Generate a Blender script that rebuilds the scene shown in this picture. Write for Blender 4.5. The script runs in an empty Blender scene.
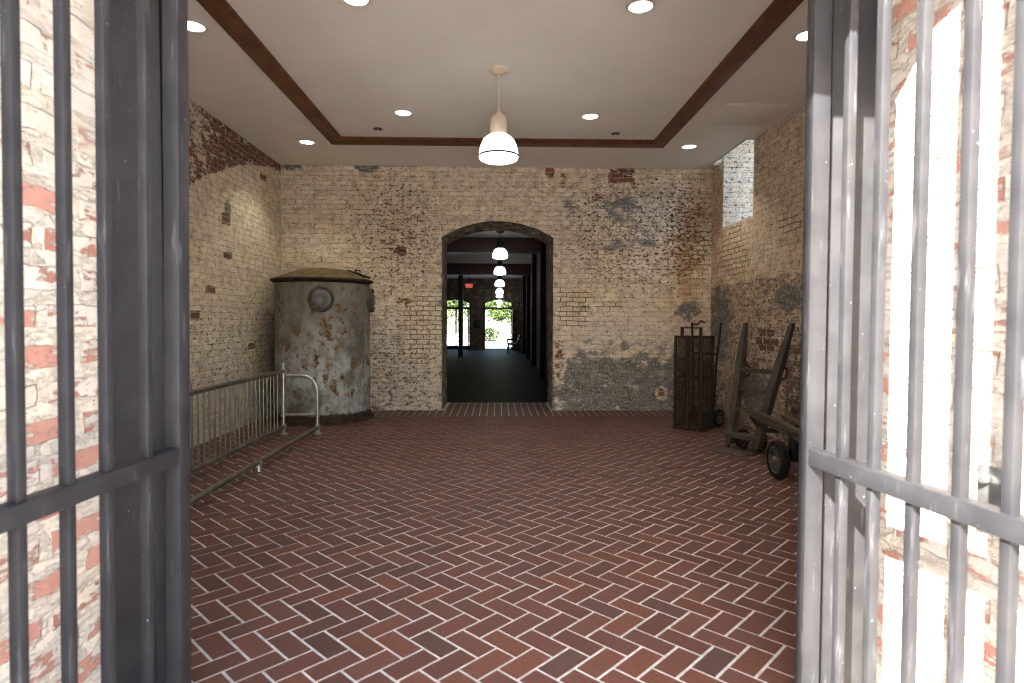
import bpy, bmesh, math, random
from mathutils import Vector, Matrix
R = math.radians
PI = math.pi
random.seed(7)
S = bpy.context.scene
COL = S.collection

# ------------------------------------------------------------------ node helper
class NT:
    def __init__(s, name):
        s.mat = bpy.data.materials.new(name); s.mat.use_nodes = True
        s.t = s.mat.node_tree; s.t.nodes.clear()
        s.out = s.t.nodes.new('ShaderNodeOutputMaterial')
    def n(s, typ, ins=None, **props):
        nd = s.t.nodes.new(typ)
        for k, v in props.items(): setattr(nd, k, v)
        for k, v in (ins or {}).items(): s.put(nd.inputs[k], v)
        return nd
    def put(s, sock, v):
        if isinstance(v, bpy.types.NodeSocket): s.t.links.new(v, sock)
        else:
            if sock.type == 'RGBA' and hasattr(v, '__len__') and len(v) == 3: v = (*v, 1)
            sock.default_value = v
    def m(s, op, a, b=0.0, c=0.0, clamp=False):
        nd = s.t.nodes.new('ShaderNodeMath'); nd.operation = op; nd.use_clamp = clamp
        s.put(nd.inputs[0], a); s.put(nd.inputs[1], b); s.put(nd.inputs[2], c)
        return nd.outputs[0]
    def mix(s, f, a, b, blend='MIX'):
        nd = s.t.nodes.new('ShaderNodeMix'); nd.data_type = 'RGBA'; nd.blend_type = blend
        s.put(nd.inputs[0], f); s.put(nd.inputs[6], a); s.put(nd.inputs[7], b)
        return nd.outputs[2]
    def step(s, lo, hi, v):
        nd = s.t.nodes.new('ShaderNodeMapRange'); nd.interpolation_type = 'SMOOTHSTEP'
        s.put(nd.inputs[0], v); s.put(nd.inputs[1], lo); s.put(nd.inputs[2], hi)
        return nd.outputs[0]
    def noise(s, vec, scale, detail=4, rough=.55, dist=0.0):
        nd = s.n('ShaderNodeTexNoise', {'Vector': vec, 'Scale': scale, 'Detail': detail, 'Roughness': rough, 'Distortion': dist})
        return nd.outputs[0]
    def scale(s, vec, sc, loc=(0, 0, 0)):
        return s.n('ShaderNodeMapping', {'Vector': vec, 'Scale': sc, 'Location': loc}).outputs[0]
    def attr(s, name):
        return s.n('ShaderNodeAttribute', attribute_name=name)
    def bsdf(s, col, rough=.6, metal=0., spec=.5, bump=None, bstr=.3, bdist=.01, **kw):
        b = s.n('ShaderNodeBsdfPrincipled', {'Base Color': col, 'Roughness': rough, 'Metallic': metal, 'Specular IOR Level': spec})
        for k, v in kw.items(): s.put(b.inputs[k.replace('_', ' ')], v)
        if bump is not None:
            bn = s.n('ShaderNodeBump', {'Height': bump, 'Strength': bstr, 'Distance': bdist})
            s.t.links.new(bn.outputs[0], b.inputs['Normal'])
        s.t.links.new(b.outputs[0], s.out.inputs[0])
        return s.mat

def obj_coords(N): return N.n('ShaderNodeTexCoord').outputs['Object']
def world_pos(N): return N.n('ShaderNodeNewGeometry').outputs['Position']

def mat_simple(name, col, rough=.6, metal=0., var=.25, sc=6., spec=.5, bstr=.15, col2=None):
    N = NT(name); p = obj_coords(N)
    n1 = N.noise(p, sc, 5); n2 = N.noise(p, sc * 7, 3)
    c2 = col2 or tuple(c * (1 - var * 1.6) for c in col)
    c = N.mix(N.step(.35, .65, n1), c2, col)
    c = N.mix(N.m('MULTIPLY', n2, var), c, tuple(c * .6 for c in col))
    return N.bsdf(c, N.m('ADD', rough - .08, N.m('MULTIPLY', n2, .16)), metal, spec, n2, bstr, .003)

def mat_emit(name, col, strength, rough=.4):
    N = NT(name)
    return N.bsdf((.8, .8, .78), rough, Emission_Color=(*col, 1), Emission_Strength=strength)

def mat_wood(name, dark, light, axis=(1, 1, .08), sc=14, rough=.7):
    N = NT(name); p = obj_coords(N)
    pm = N.scale(p, axis)
    g = N.noise(pm, sc, 8, .65, .6); w = N.noise(p, 2.5, 3)
    c = N.mix(N.step(.3, .7, g), dark, light)
    c = N.mix(N.m('MULTIPLY', w, .5), c, tuple(x * .5 for x in dark))
    return N.bsdf(c, rough, 0, .35, g, .35, .004)

# painted, weathered brick; UV is in metres; masks: exposed / plaster / mortar / chips ; stain / dark / pale
def mat_brick(name, cream=(.83, .7, .52), cream2=(.82, .74, .63), bw=.21, rh=.08, ms=.008,
              b1=(.085, .035, .025), b2=(.27, .1, .065), mort=(.42, .36, .27), chip=(.13, .05, .03), mcol=(.2, .14, .06), dull=(.36, .3, .23)):
    N = NT(name)
    uv = N.n('ShaderNodeUVMap').outputs[0]
    A = N.n('ShaderNodeSeparateColor', {0: N.attr('mask').outputs['Color']}); chips_a = N.attr('mask').outputs['Alpha']
    B = N.n('ShaderNodeSeparateColor', {0: N.attr('mask2').outputs['Color']})
    wob = N.n('ShaderNodeTexNoise', {'Vector': uv, 'Scale': 7., 'Detail': 3.})
    off = N.n('ShaderNodeVectorMath', {0: wob.outputs['Color'], 1: (.5, .5, .5)}, operation='SUBTRACT').outputs[0]
    off = N.n('ShaderNodeVectorMath', {0: off, 3: .045}, operation='SCALE').outputs[0]
    uvd = N.n('ShaderNodeVectorMath', {0: uv, 1: off}, operation='ADD').outputs[0]
    br = N.n('ShaderNodeTexBrick', {'Vector': uvd, 'Color1': b1, 'Color2': b2, 'Mortar': mort, 'Scale': 1.0,
                                    'Mortar Size': ms, 'Mortar Smooth': .25, 'Bias': 0., 'Brick Width': bw, 'Row Height': rh})
    bv = N.n('ShaderNodeTexBrick', {'Vector': uvd, 'Color1': (0, 0, 0), 'Color2': (1, 1, 1), 'Mortar': (.5, .5, .5), 'Scale': 1.0,
                                    'Mortar Size': ms, 'Mortar Smooth': .1, 'Bias': 0., 'Brick Width': bw, 'Row Height': rh})
    bval = N.n('ShaderNodeSeparateColor', {0: bv.outputs[0]}).outputs[0]
    mf = br.outputs['Fac']
    nL = N.noise(uv, 1.3, 5); nM = N.noise(uv, 7., 6, .62); nF = N.noise(uv, 30., 5, .6)
    nH = N.noise(N.scale(uv, (1., 3.2, 1.)), 9., 6, .65)
    nC = N.noise(N.scale(uv, (1., 1.45, 1.), (3.1, 7.7, 0)), 15., 7, .72)
    nG = N.noise(N.scale(uv, (1., 1.5, 1.), (9.3, 1.7, 0)), 4., 7, .65)
    # paint flaked off to bare brick
    e = N.m('ADD', A.outputs[0], N.m('MULTIPLY', N.m('SUBTRACT', nM, .5), .75))
    e = N.m('ADD', e, N.m('MULTIPLY', N.m('SUBTRACT', nH, .5), .8))
    e = N.m('ADD', e, N.m('MULTIPLY', N.m('SUBTRACT', bval, .5), .16))
    exposed = N.step(.5, .6, e)
    # small chips, more of them along the joints
    ct = N.m('SUBTRACT', .725, N.m('MULTIPLY', chips_a, .25))
    cv = N.m('ADD', nC, N.m('MULTIPLY', mf, .02))
    chips = N.step(ct, N.m('ADD', ct, .025), cv)
    # mortar scraped bare
    mb = N.step(.42, .6, N.m('ADD', A.outputs[2], N.m('MULTIPLY', N.m('SUBTRACT', nG, .5), .9)))
    mb = N.m('MULTIPLY', mb, mf)
    # plaster / grey wash
    pg = N.step(.38, .62, N.m('ADD', A.outputs[1], N.m('ADD', N.m('MULTIPLY', N.m('SUBTRACT', nG, .5), 1.5), N.m('MULTIPLY', N.m('SUBTRACT', nH, .5), .7))))
    pgf = N.m('MULTIPLY', pg, N.step(.25, .5, nF))
    nS = N.noise(N.scale(uv, (1., 1.7, 1.), (5.5, 2.3, 0)), 44., 4, .6)
    st_ = N.m('SUBTRACT', .67, N.m('MULTIPLY', chips_a, .15))
    specks = N.step(st_, N.m('ADD', st_, .04), N.m('ADD', nS, N.m('MULTIPLY', N.m('SUBTRACT', nM, .5), .35)))
    paint = N.mix(N.step(.3, .7, nL), cream, cream2)
    nB = N.noise(uv, 2.6, 6, .6)
    paint = N.mix(N.m('MULTIPLY', N.step(.5, .62, nB), .55), paint, (.62, .5, .35))
    paint = N.mix(N.m('MULTIPLY', N.step(.48, .36, nB), .5), paint, (.6, .53, .47))
    paint = N.mix(N.m('MULTIPLY', N.step(.42, .68, nM), .5), paint, dull)
    paint = N.mix(N.m('MULTIPLY', N.step(.5, .7, nH), .5), paint, (.33, .25, .185))
    paint = N.mix(N.m('MULTIPLY', bval, .22), paint, (.38, .31, .25))
    paint = N.mix(N.m('MULTIPLY', N.m('MULTIPLY', B.outputs[2], N.step(.3, .6, nG)), .75), paint, (.6, .58, .55))
    jl = N.m('MULTIPLY', mf, N.step(.38, .62, nH))
    paint = N.mix(N.m('MULTIPLY', jl, .42), paint, (.2, .15, .11))
    stain = N.m('MULTIPLY', B.outputs[0], N.step(.25, .65, nG))
    paint = N.mix(N.m('MULTIPLY', stain, .85), paint, (.42, .2, .075))
    bare = N.mix(N.m('MULTIPLY', N.step(.4, .7, nF), .3), br.outputs[0], (.42, .31, .24))
    c = N.mix(exposed, paint, bare)
    c = N.mix(N.m('MULTIPLY', specks, .92), c, N.mix(nF, (.022, .016, .013), chip))
    c = N.mix(N.m('MULTIPLY', chips, .95), c, N.mix(N.step(.35, .65, nM), (.03, .02, .016), chip))
    c = N.mix(mb, c, mcol)
    gcol = N.mix(N.step(.38, .62, nM), (.05, .066, .074), (.165, .185, .188))
    gcol = N.mix(N.m('MULTIPLY', N.step(.53, .64, nH), .75), gcol, (.42, .4, .37))
    gcol = N.mix(N.m('MULTIPLY', N.step(.56, .68, nG), .6), gcol, (.15, .1, .095))
    gcol = N.mix(N.m('MULTIPLY', mf, .35), gcol, (.1, .09, .085))
    gcol = N.mix(N.m('MULTIPLY', chips, .7), gcol, (.55, .54, .5))
    gcol = N.mix(N.m('MULTIPLY', specks, .6), gcol, (.05, .05, .05))
    c = N.mix(N.m('MULTIPLY', pgf, .93), c, gcol)
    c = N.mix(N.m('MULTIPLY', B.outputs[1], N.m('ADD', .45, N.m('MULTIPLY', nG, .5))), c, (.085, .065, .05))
    h = N.m('SUBTRACT', N.m('MULTIPLY', nF, .35), N.m('MULTIPLY', mf, N.m('SUBTRACT', .5, N.m('MULTIPLY', pg, .35))))
    h = N.m('SUBTRACT', h, N.m('MULTIPLY', N.m('MAXIMUM', exposed, chips), .35))
    h = N.m('ADD', h, N.m('MULTIPLY', bval, .2))
    return N.bsdf(c, .88, 0, .25, h, .85, .018)

M = {}
def build_materials():
    M['brick'] = mat_brick('painted_brick')
    M['brick_left'] = mat_brick('painted_brick_pale', (.8, .71, .5), (.79, .72, .57))
    M['brick_out'] = mat_brick('whitewashed_brick', (.78, .74, .68), (.82, .79, .74), .32, .125, .03,
                               (.4, .17, .14), (.56, .3, .25), (.76, .72, .64), (.5, .25, .2), (.5, .42, .34), (.72, .62, .54))
    M['brick_dark'] = mat_brick('dark_brick', (.06, .05, .045), (.08, .07, .06), .24, .08, .008, (.03, .02, .016), (.07, .04, .03), (.07, .06, .05))  # very dark brick and paint tones for the hall walls
    # floor bricks
    N = NT('paver'); a = N.attr('brickcol').outputs['Color']; p = world_pos(N)
    n1 = N.noise(p, 55., 5); n2 = N.noise(p, 2.2, 4); n3 = N.noise(p, 220., 2)
    c = N.mix(N.m('MULTIPLY', N.step(.35, .75, n1), .4), a, (.045, .024, .02))
    c = N.mix(N.m('MULTIPLY', N.step(.52, .8, n2), .35), c, (.075, .05, .042))
    c = N.mix(N.m('MULTIPLY', N.step(.6, .75, n3), .3), c, (.17, .1, .08))
    M['paver'] = N.bsdf(c, N.m('ADD', .45, N.m('MULTIPLY', n1, .25)), 0, .4, n1, .25, .003)
    N = NT('grout'); p = world_pos(N); n1 = N.noise(p, 30., 4); n2 = N.noise(p, 1.5, 3)
    c = N.mix(N.step(.3, .7, n1), (.4, .395, .39), (.56, .56, .56))
    c = N.mix(N.m('MULTIPLY', N.step(.45, .7, n2), .4), c, (.22, .19, .16))
    M['grout'] = N.bsdf(c, .85, 0, .3, n1, .2, .002)
    M['ceiling'] = mat_simple('ceiling_paint', (.8, .755, .71), .9, 0, .03, 1.5, .2, .03)
    M['trimwood'] = mat_wood('stained_wood', (.07, .021, .008), (.2, .07, .024), (.25, .25, .25), 30, .45)
    M['white_paint'] = mat_simple('white_enamel', (.78, .74, .68), .35, 0, .06, 4)
    M['cream_enamel'] = mat_simple('cream_enamel', (.72, .6, .47), .4, 0, .08, 6)
    M['chrome_ring'] = mat_simple('brushed_ring', (.8, .78, .75), .3, .6, .05, 6)
    M['glow'] = mat_emit('lamp_glass', (1., .95, .88), 5.)
    M['glow_cool'] = mat_emit('lamp_glass_hall', (1., 1., 1.), 3.5)
    M['bulb'] = mat_emit('downlight_lens', (1., .95, .84), 9.)
    M['band'] = mat_simple('dark_band', (.05, .045, .045), .4)
    M['gate'] = mat_gate('gate_paint')
    M['galv'] = mat_simple('galvanised_pipe', (.2, .2, .175), .42, .75, .25, 9, .5, .2, (.14, .135, .11))
    M['galv_bright'] = mat_simple('bright_galvanised_pipe', (.6, .61, .62), .3, .85, .2, 12)
    M['tank'] = mat_tank()
    M['tank_lid'] = mat_simple('ochre_lid_rust', (.16, .125, .055), .8, .1, .3, 7, .3, .3, (.09, .065, .032))
    M['rust'] = mat_simple('dark_rust', (.07, .045, .032), .85, .2, .4, 14, .3, .5)
    M['port'] = mat_simple('port_steel', (.2, .205, .215), .6, .2, .4, 9, .4, .3)
    M['port_ring'] = mat_simple('rusty_port_ring', (.13, .105, .085), .75, .2, .5, 10, .3, .5, (.06, .04, .028))
    M['cage'] = mat_simple('black_rusty_iron', (.05, .03, .023), .7, .4, .4, 20)
    M['iron'] = mat_simple('black_iron', (.022, .02, .02), .6, .5, .3, 18)
    M['rubber'] = mat_simple('worn_rubber', (.011, .011, .011), .8, 0, .3, 20, .2)
    M['oldwood'] = mat_wood('weathered_wood', (.03, .025, .021), (.09, .074, .06), (1, 1, .06), 22)
    M['oldwood_y'] = mat_wood('weathered_plank', (.032, .026, .02), (.12, .09, .062), (1, .06, 1), 22)
    M['ochrewood'] = mat_wood('ochre_wood', (.2, .09, .02), (.36, .19, .05), (.06, 1, 1), 18)
    M['hub'] = mat_simple('grey_hub', (.12, .105, .09), .6, .4, .3, 20)
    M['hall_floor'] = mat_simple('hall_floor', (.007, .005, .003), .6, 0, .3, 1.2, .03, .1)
    M['hall_ceiling'] = mat_simple('hall_ceiling', (.6, .56, .53), .8, 0, .1, 2)
    M['beam'] = mat_simple('dark_red_beam', (.05, .016, .012), .6, 0, .3, 5)
    M['darkpaint'] = mat_simple('black_frame_paint', (.012, .012, .012), .5, 0, .2, 5)
    M['dull_black'] = mat_simple('dull_black_post', (.012, .011, .01), .95, 0, .2, 5, .05)  # near-black matte colour for the hall pilasters
    M['board'] = mat_simple('dark_notice', (.02, .02, .02), .5)
    M['exit'] = mat_emit('exit_letters', (1., .04, .02), .9)
    M['paper'] = mat_simple('white_card', (.8, .8, .8), .6)
    M['concrete'] = mat_simple('pale_paving', (.66, .63, .59), .85, 0, .15, 3)
    M['lawn'] = mat_simple('lawn', (.1, .19, .04), .9, 0, .4, 8)
    M['facade'] = mat_simple('pale_stucco', (.6, .55, .48), .9, 0, .15, 2)  # even pale stucco colour
    N = NT('leaves'); a = N.attr('leafcol').outputs['Color']
    M['leaves'] = N.bsdf(a, .6, 0, .3, Transmission_Weight=0.0)
    M['bark'] = mat_wood('bark', (.07, .05, .035), (.17, .13, .1), (1, 1, .2), 9, .9)
    M['glass'] = mat_glass()

def mat_glass():
    N = NT('clear_pane')
    t = N.n('ShaderNodeBsdfTransparent', {0: (.93, .96, .94)}); g = N.n('ShaderNodeBsdfGlossy', {0: (.9, .9, .9), 'Roughness': .02})
    mx = N.n('ShaderNodeMixShader', {0: .06, 1: t.outputs[0], 2: g.outputs[0]})
    N.t.links.new(mx.outputs[0], N.out.inputs[0]); return N.mat

def mat_gate(name):
    N = NT(name); p = obj_coords(N)
    n1 = N.noise(p, 7, 5); n2 = N.noise(p, 60, 4, .6); n3 = N.noise(N.scale(p, (1, 1, .12)), 40, 4)
    c = N.mix(N.step(.3, .7, n1), (.018, .0185, .022), (.028, .0285, .032))
    c = N.mix(N.step(.71, .76, n2), c, (.3, .31, .34))
    c = N.mix(N.m('MULTIPLY', N.step(.6, .75, n3), .35), c, (.14, .14, .16))
    return N.bsdf(c, .5, 0, .3, n2, .08, .002)

def mat_tank():
    N = NT('tank_skin'); p = obj_coords(N)
    z = N.n('ShaderNodeSeparateXYZ', {0: p}).outputs[2]
    n1 = N.noise(p, 2.6, 6, .62); n2 = N.noise(p, 6.5, 7, .68, .4); n3 = N.noise(N.scale(p, (1, 1, .18)), 7., 6, .6)
    n4 = N.noise(p, 28., 5, .65); n5 = N.noise(N.scale(p, (1, 1, .7), (4, 2, 1)), 2.0, 5)
    n6 = N.noise(N.scale(p, (1, 1, .6)), 11., 8, .72)
    c = N.mix(N.step(.4, .58, n1), (.115, .12, .11), (.36, .385, .4))
    c = N.mix(N.m('MULTIPLY', N.step(.46, .64, n3), .6), c, (.15, .125, .075))
    c = N.mix(N.m('MULTIPLY', N.step(.46, .6, n5), .6), c, (.5, .53, .55))
    hi = N.step(.7, 1.9, z)
    c = N.mix(N.m('MULTIPLY', hi, .8), c, N.mix(N.step(.3, .7, n3), (.085, .08, .052), (.21, .22, .205)))
    c = N.mix(N.m('MULTIPLY', N.step(.46, .57, n6), .5), c, (.16, .115, .06))
    rthr = N.m('ADD', N.m('ADD', N.m('MULTIPLY', n2, .6), N.m('MULTIPLY', n6, .4)), N.m('MULTIPLY', N.m('SUBTRACT', n5, .5), .25))
    c = N.mix(N.m('MULTIPLY', N.step(.54, .585, rthr), .92), c, N.mix(N.step(.4, .6, n4), (.085, .04, .018), (.25, .15, .05)))
    c = N.mix(N.step(.6, .64, rthr), c, (.05, .022, .013))
    c = N.mix(N.step(.64, .67, n4), c, (.045, .035, .03))
    edge = N.m('ADD', z, N.m('MULTIPLY', N.m('SUBTRACT', n2, .5), .12))
    c = N.mix(N.step(.16, .13, edge), c, (.05, .028, .02))
    return N.bsdf(c, .68, .1, .35, N.m('ADD', n2, N.m('MULTIPLY', n4, .4)), .4, .012)

# ------------------------------------------------------------------ mesh helper
class MB:
    def __init__(s): s.bm = bmesh.new()
    def box(s, c, d, rot=None, bev=0.0):
        r = bmesh.ops.create_cube(s.bm, size=1.0)['verts']
        m = Matrix.Translation(c) @ ((rot.to_4x4()) if rot is not None else Matrix.Identity(4)) @ Matrix.Diagonal((*d, 1))
        bmesh.ops.transform(s.bm, matrix=m, verts=r)
        if bev > 0:
            es = list({e for v in r for e in v.link_edges})
            bmesh.ops.bevel(s.bm, geom=es, offset=bev, segments=2, affect='EDGES', profile=.5)
        return s
    def span(s, lo, hi, bev=0.0):
        c = [(a + b) / 2 for a, b in zip(lo, hi)]; d = [b - a for a, b in zip(lo, hi)]
        return s.box(c, d, None, bev)
    def bar(s, p, q, w, h, up=(0, 0, 1), bev=0.0):
        p, q = Vector(p), Vector(q); z = (q - p); L = z.length; z.normalize()
        x = Vector(up).cross(z)
        if x.length < 1e-4: x = Vector((1, 0, 0))
        x.normalize(); y = z.cross(x)
        rot = Matrix((x, y, z)).transposed()
        return s.box((p + q) / 2, (w, h, L), rot, bev)
    def tube(s, pts, r, n=10, cap=True):
        pts = [Vector(p) for p in pts]; rr = r if hasattr(r, '__len__') else [r] * len(pts)
        rings = []; ref = None
        for i, p in enumerate(pts):
            t = (pts[min(i + 1, len(pts) - 1)] - pts[max(i - 1, 0)]).normalized()
            if ref is None:
                ref = Vector((0, 0, 1)) if abs(t.z) < .9 else Vector((1, 0, 0))
            x = (ref - t * ref.dot(t)).normalized(); ref = x; y = t.cross(x)
            rings.append([s.bm.verts.new(p + (x * math.cos(a) + y * math.sin(a)) * rr[i]) for a in [2 * PI * k / n for k in range(n)]])
        for a, b in zip(rings, rings[1:]):
            for k in range(n):
                f = s.bm.faces.new((a[k], a[(k + 1) % n], b[(k + 1) % n], b[k])); f.smooth = True
        if cap:
            s.bm.faces.new(rings[0][::-1]); s.bm.faces.new(rings[-1])
        return s
    def lathe(s, prof, n=32, mat=None, smooth=True):
        mat = mat or Matrix.Identity(4); rings = []
        for r, z in prof:
            if r < 1e-6: rings.append([s.bm.verts.new(mat @ Vector((0, 0, z)))])
            else: rings.append([s.bm.verts.new(mat @ Vector((r * math.cos(2 * PI * k / n), r * math.sin(2 * PI * k / n), z))) for k in range(n)])
        for a, b in zip(rings, rings[1:]):
            for k in range(n):
                k2 = (k + 1) % n
                vs = [a[k], a[k2], b[k2], b[k]] if len(a) > 1 and len(b) > 1 else ([a[0], b[k2], b[k]] if len(a) == 1 else [a[k], a[k2], b[0]])
                if len(a) == 1 and len(b) == 1: continue
                f = s.bm.faces.new(vs); f.smooth = smooth
        return s
    def poly_prism(s, pts, off):
        off = Vector(off); a = [s.bm.verts.new(Vector(p)) for p in pts]; b = [s.bm.verts.new(Vector(p) + off) for p in pts]
        s.bm.faces.new(a); s.bm.faces.new(b[::-1])
        for k in range(len(a)):
            k2 = (k + 1) % len(a); s.bm.faces.new((a[k2], a[k], b[k], b[k2]))
        return s
    def build(s, name, mat, parent=None, loc=None, sharp=35):
        me = bpy.data.meshes.new(name)
        bmesh.ops.recalc_face_normals(s.bm, faces=s.bm.faces[:])
        s.bm.to_mesh(me); s.bm.free()
        if mat is not None: me.materials.append(mat)
        try: me.set_sharp_from_angle(angle=R(sharp))
        except Exception: pass
        o = bpy.data.objects.new(name, me); COL.objects.link(o)
        if parent is not None: o.parent = parent
        if loc is not None: o.location = loc
        return o

def tag(o, label=None, cat=None, group=None, kind=None):
    if label: o['label'] = label
    if cat: o['category'] = cat
    if group: o['group'] = group
    if kind: o['kind'] = kind
    return o
def thing(name, loc, label, cat, rz=0, group=None):
    o = bpy.data.objects.new(name, None); COL.objects.link(o); o.location = loc; o.rotation_euler = (0, 0, rz)
    o.empty_display_size = .1
    return tag(o, label, cat, group)
def struct(o, label=None): return tag(o, label, None, None, 'structure')
def copy_tree(o, parent=None):
    c = o.copy(); COL.objects.link(c)
    if parent: c.parent = parent
    for ch in list(o.children): copy_tree(ch, c)
    return c
def rotz(a): return Matrix.Rotation(a, 3, 'Z')
def axis_to(d):   # 4x4 that turns +Z to d
    return Vector((0, 0, 1)).rotation_difference(Vector(d)).to_matrix().to_4x4()

# ------------------------------------------------------------------ grid walls with masks
def smooth(a, b, x):
    if a == b: return 1.0 if x >= a else 0.0
    t = max(0., min(1., (x - a) / (b - a))); return t * t * (3 - 2 * t)
def rectw(u, v, u0, u1, v0, v1, s):
    return smooth(-s, s, min(u - u0, u1 - u, v - v0, v1 - v))
def ellw(u, v, cu, cv, ru, rv, s=.6):
    d = math.hypot((u - cu) / ru, (v - cv) / rv); return 1 - smooth(1 - s, 1 + s * .4, d)
def wall_mesh(name, place, columns, maskf, mat, dv=.04, reveal=None):
    """columns: list of u edges; each column holds v spans [(lo_left, lo_right, hi_left, hi_right)...]"""
    verts = []; uvs = []; m1 = []; m2 = []; faces = []; idx = {}
    def vert(u, v):
        k = (round(u, 4), round(v, 4))
        if k not in idx:
            idx[k] = len(verts); verts.append(place(u, v)); uvs.append((u, v))
            a, b = maskf(u, v); m1.append(a); m2.append(b)
        return idx[k]
    for u0, u1, spans in columns:
        for (l0, l1, h0, h1) in spans:
            n = max(1, int(round((max(h0, h1) - min(l0, l1)) / dv)))
            for k in range(n):
                t0, t1 = k / n, (k + 1) / n
                faces.append((vert(u0, l0 + (h0 - l0) * t0), vert(u1, l1 + (h1 - l1) * t0), vert(u1, l1 + (h1 - l1) * t1), vert(u0, l0 + (h0 - l0) * t1)))
    return finish_wall(name, verts, faces, uvs, m1, m2, mat)
def finish_wall(name, verts, faces, uvs, m1, m2, mat):
    me = bpy.data.meshes.new(name); me.from_pydata(verts, [], faces)
    uvl = me.uv_layers.new(name='UVMap'); buf = [0.] * (2 * len(me.loops)); vi = [0] * len(me.loops)
    me.loops.foreach_get('vertex_index', vi)
    for i, k in enumerate(vi): buf[2 * i], buf[2 * i + 1] = uvs[k]
    uvl.data.foreach_set('uv', buf)
    for nm, mm in (('mask', m1), ('mask2', m2)):
        at = me.attributes.new(nm, 'FLOAT_COLOR', 'POINT'); at.data.foreach_set('color', [c for t in mm for c in t])
    me.materials.append(mat)
    o = bpy.data.objects.new(name, me); COL.objects.link(o); return struct(o)
def quad_wall(name, quads, mat, maskf=lambda u, v: ((.15, 0, .1, .5), (0, 0, 0, 1)), nu=24, nv=24):
    """quads: list of (p00, p10, p11, p01, ulen, vlen, u0, v0) each meshed finely"""
    verts = []; faces = []; uvs = []; m1 = []; m2 = []
    for (a, b, c, d, ul, vl, u0, v0) in quads:
        a, b, c, d = map(Vector, (a, b, c, d)); base = len(verts)
        for j in range(nv + 1):
            for i in range(nu + 1):
                s, t = i / nu, j / nv
                verts.append(((a * (1 - s) + b * s) * (1 - t) + (d * (1 - s) + c * s) * t)[:])
                uvs.append((u0 + ul * s, v0 + vl * t)); x, y = maskf(u0 + ul * s, v0 + vl * t); m1.append(x); m2.append(y)
        for j in range(nv):
            for i in range(nu):
                k = base + j * (nu + 1) + i; faces.append((k, k + 1, k + nu + 2, k + nu + 1))
    return finish_wall(name, verts, faces, uvs, m1, m2, mat)

# ------------------------------------------------------------------ room dimensions
HW = 3.61          # half width of the room
YB = 10.12         # face of the far brick wall
YF = 2.70          # inner face of the wall with the gate
ZC = 4.085         # soffit
ZT = 4.13          # tray ceiling
YE = 32.5          # end of the hall beyond
ZH = 3.82          # hall ceiling
build_materials()

def back_x(px): return (px - 497) / 59.3
def back_z(py): return 1.5 + (321.8 - py) / 59.3
def side_y(px): return HW * 600 / abs(px - 497)
def side_z(px, py): return 1.5 + (321.8 - py) * side_y(px) / 600

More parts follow.
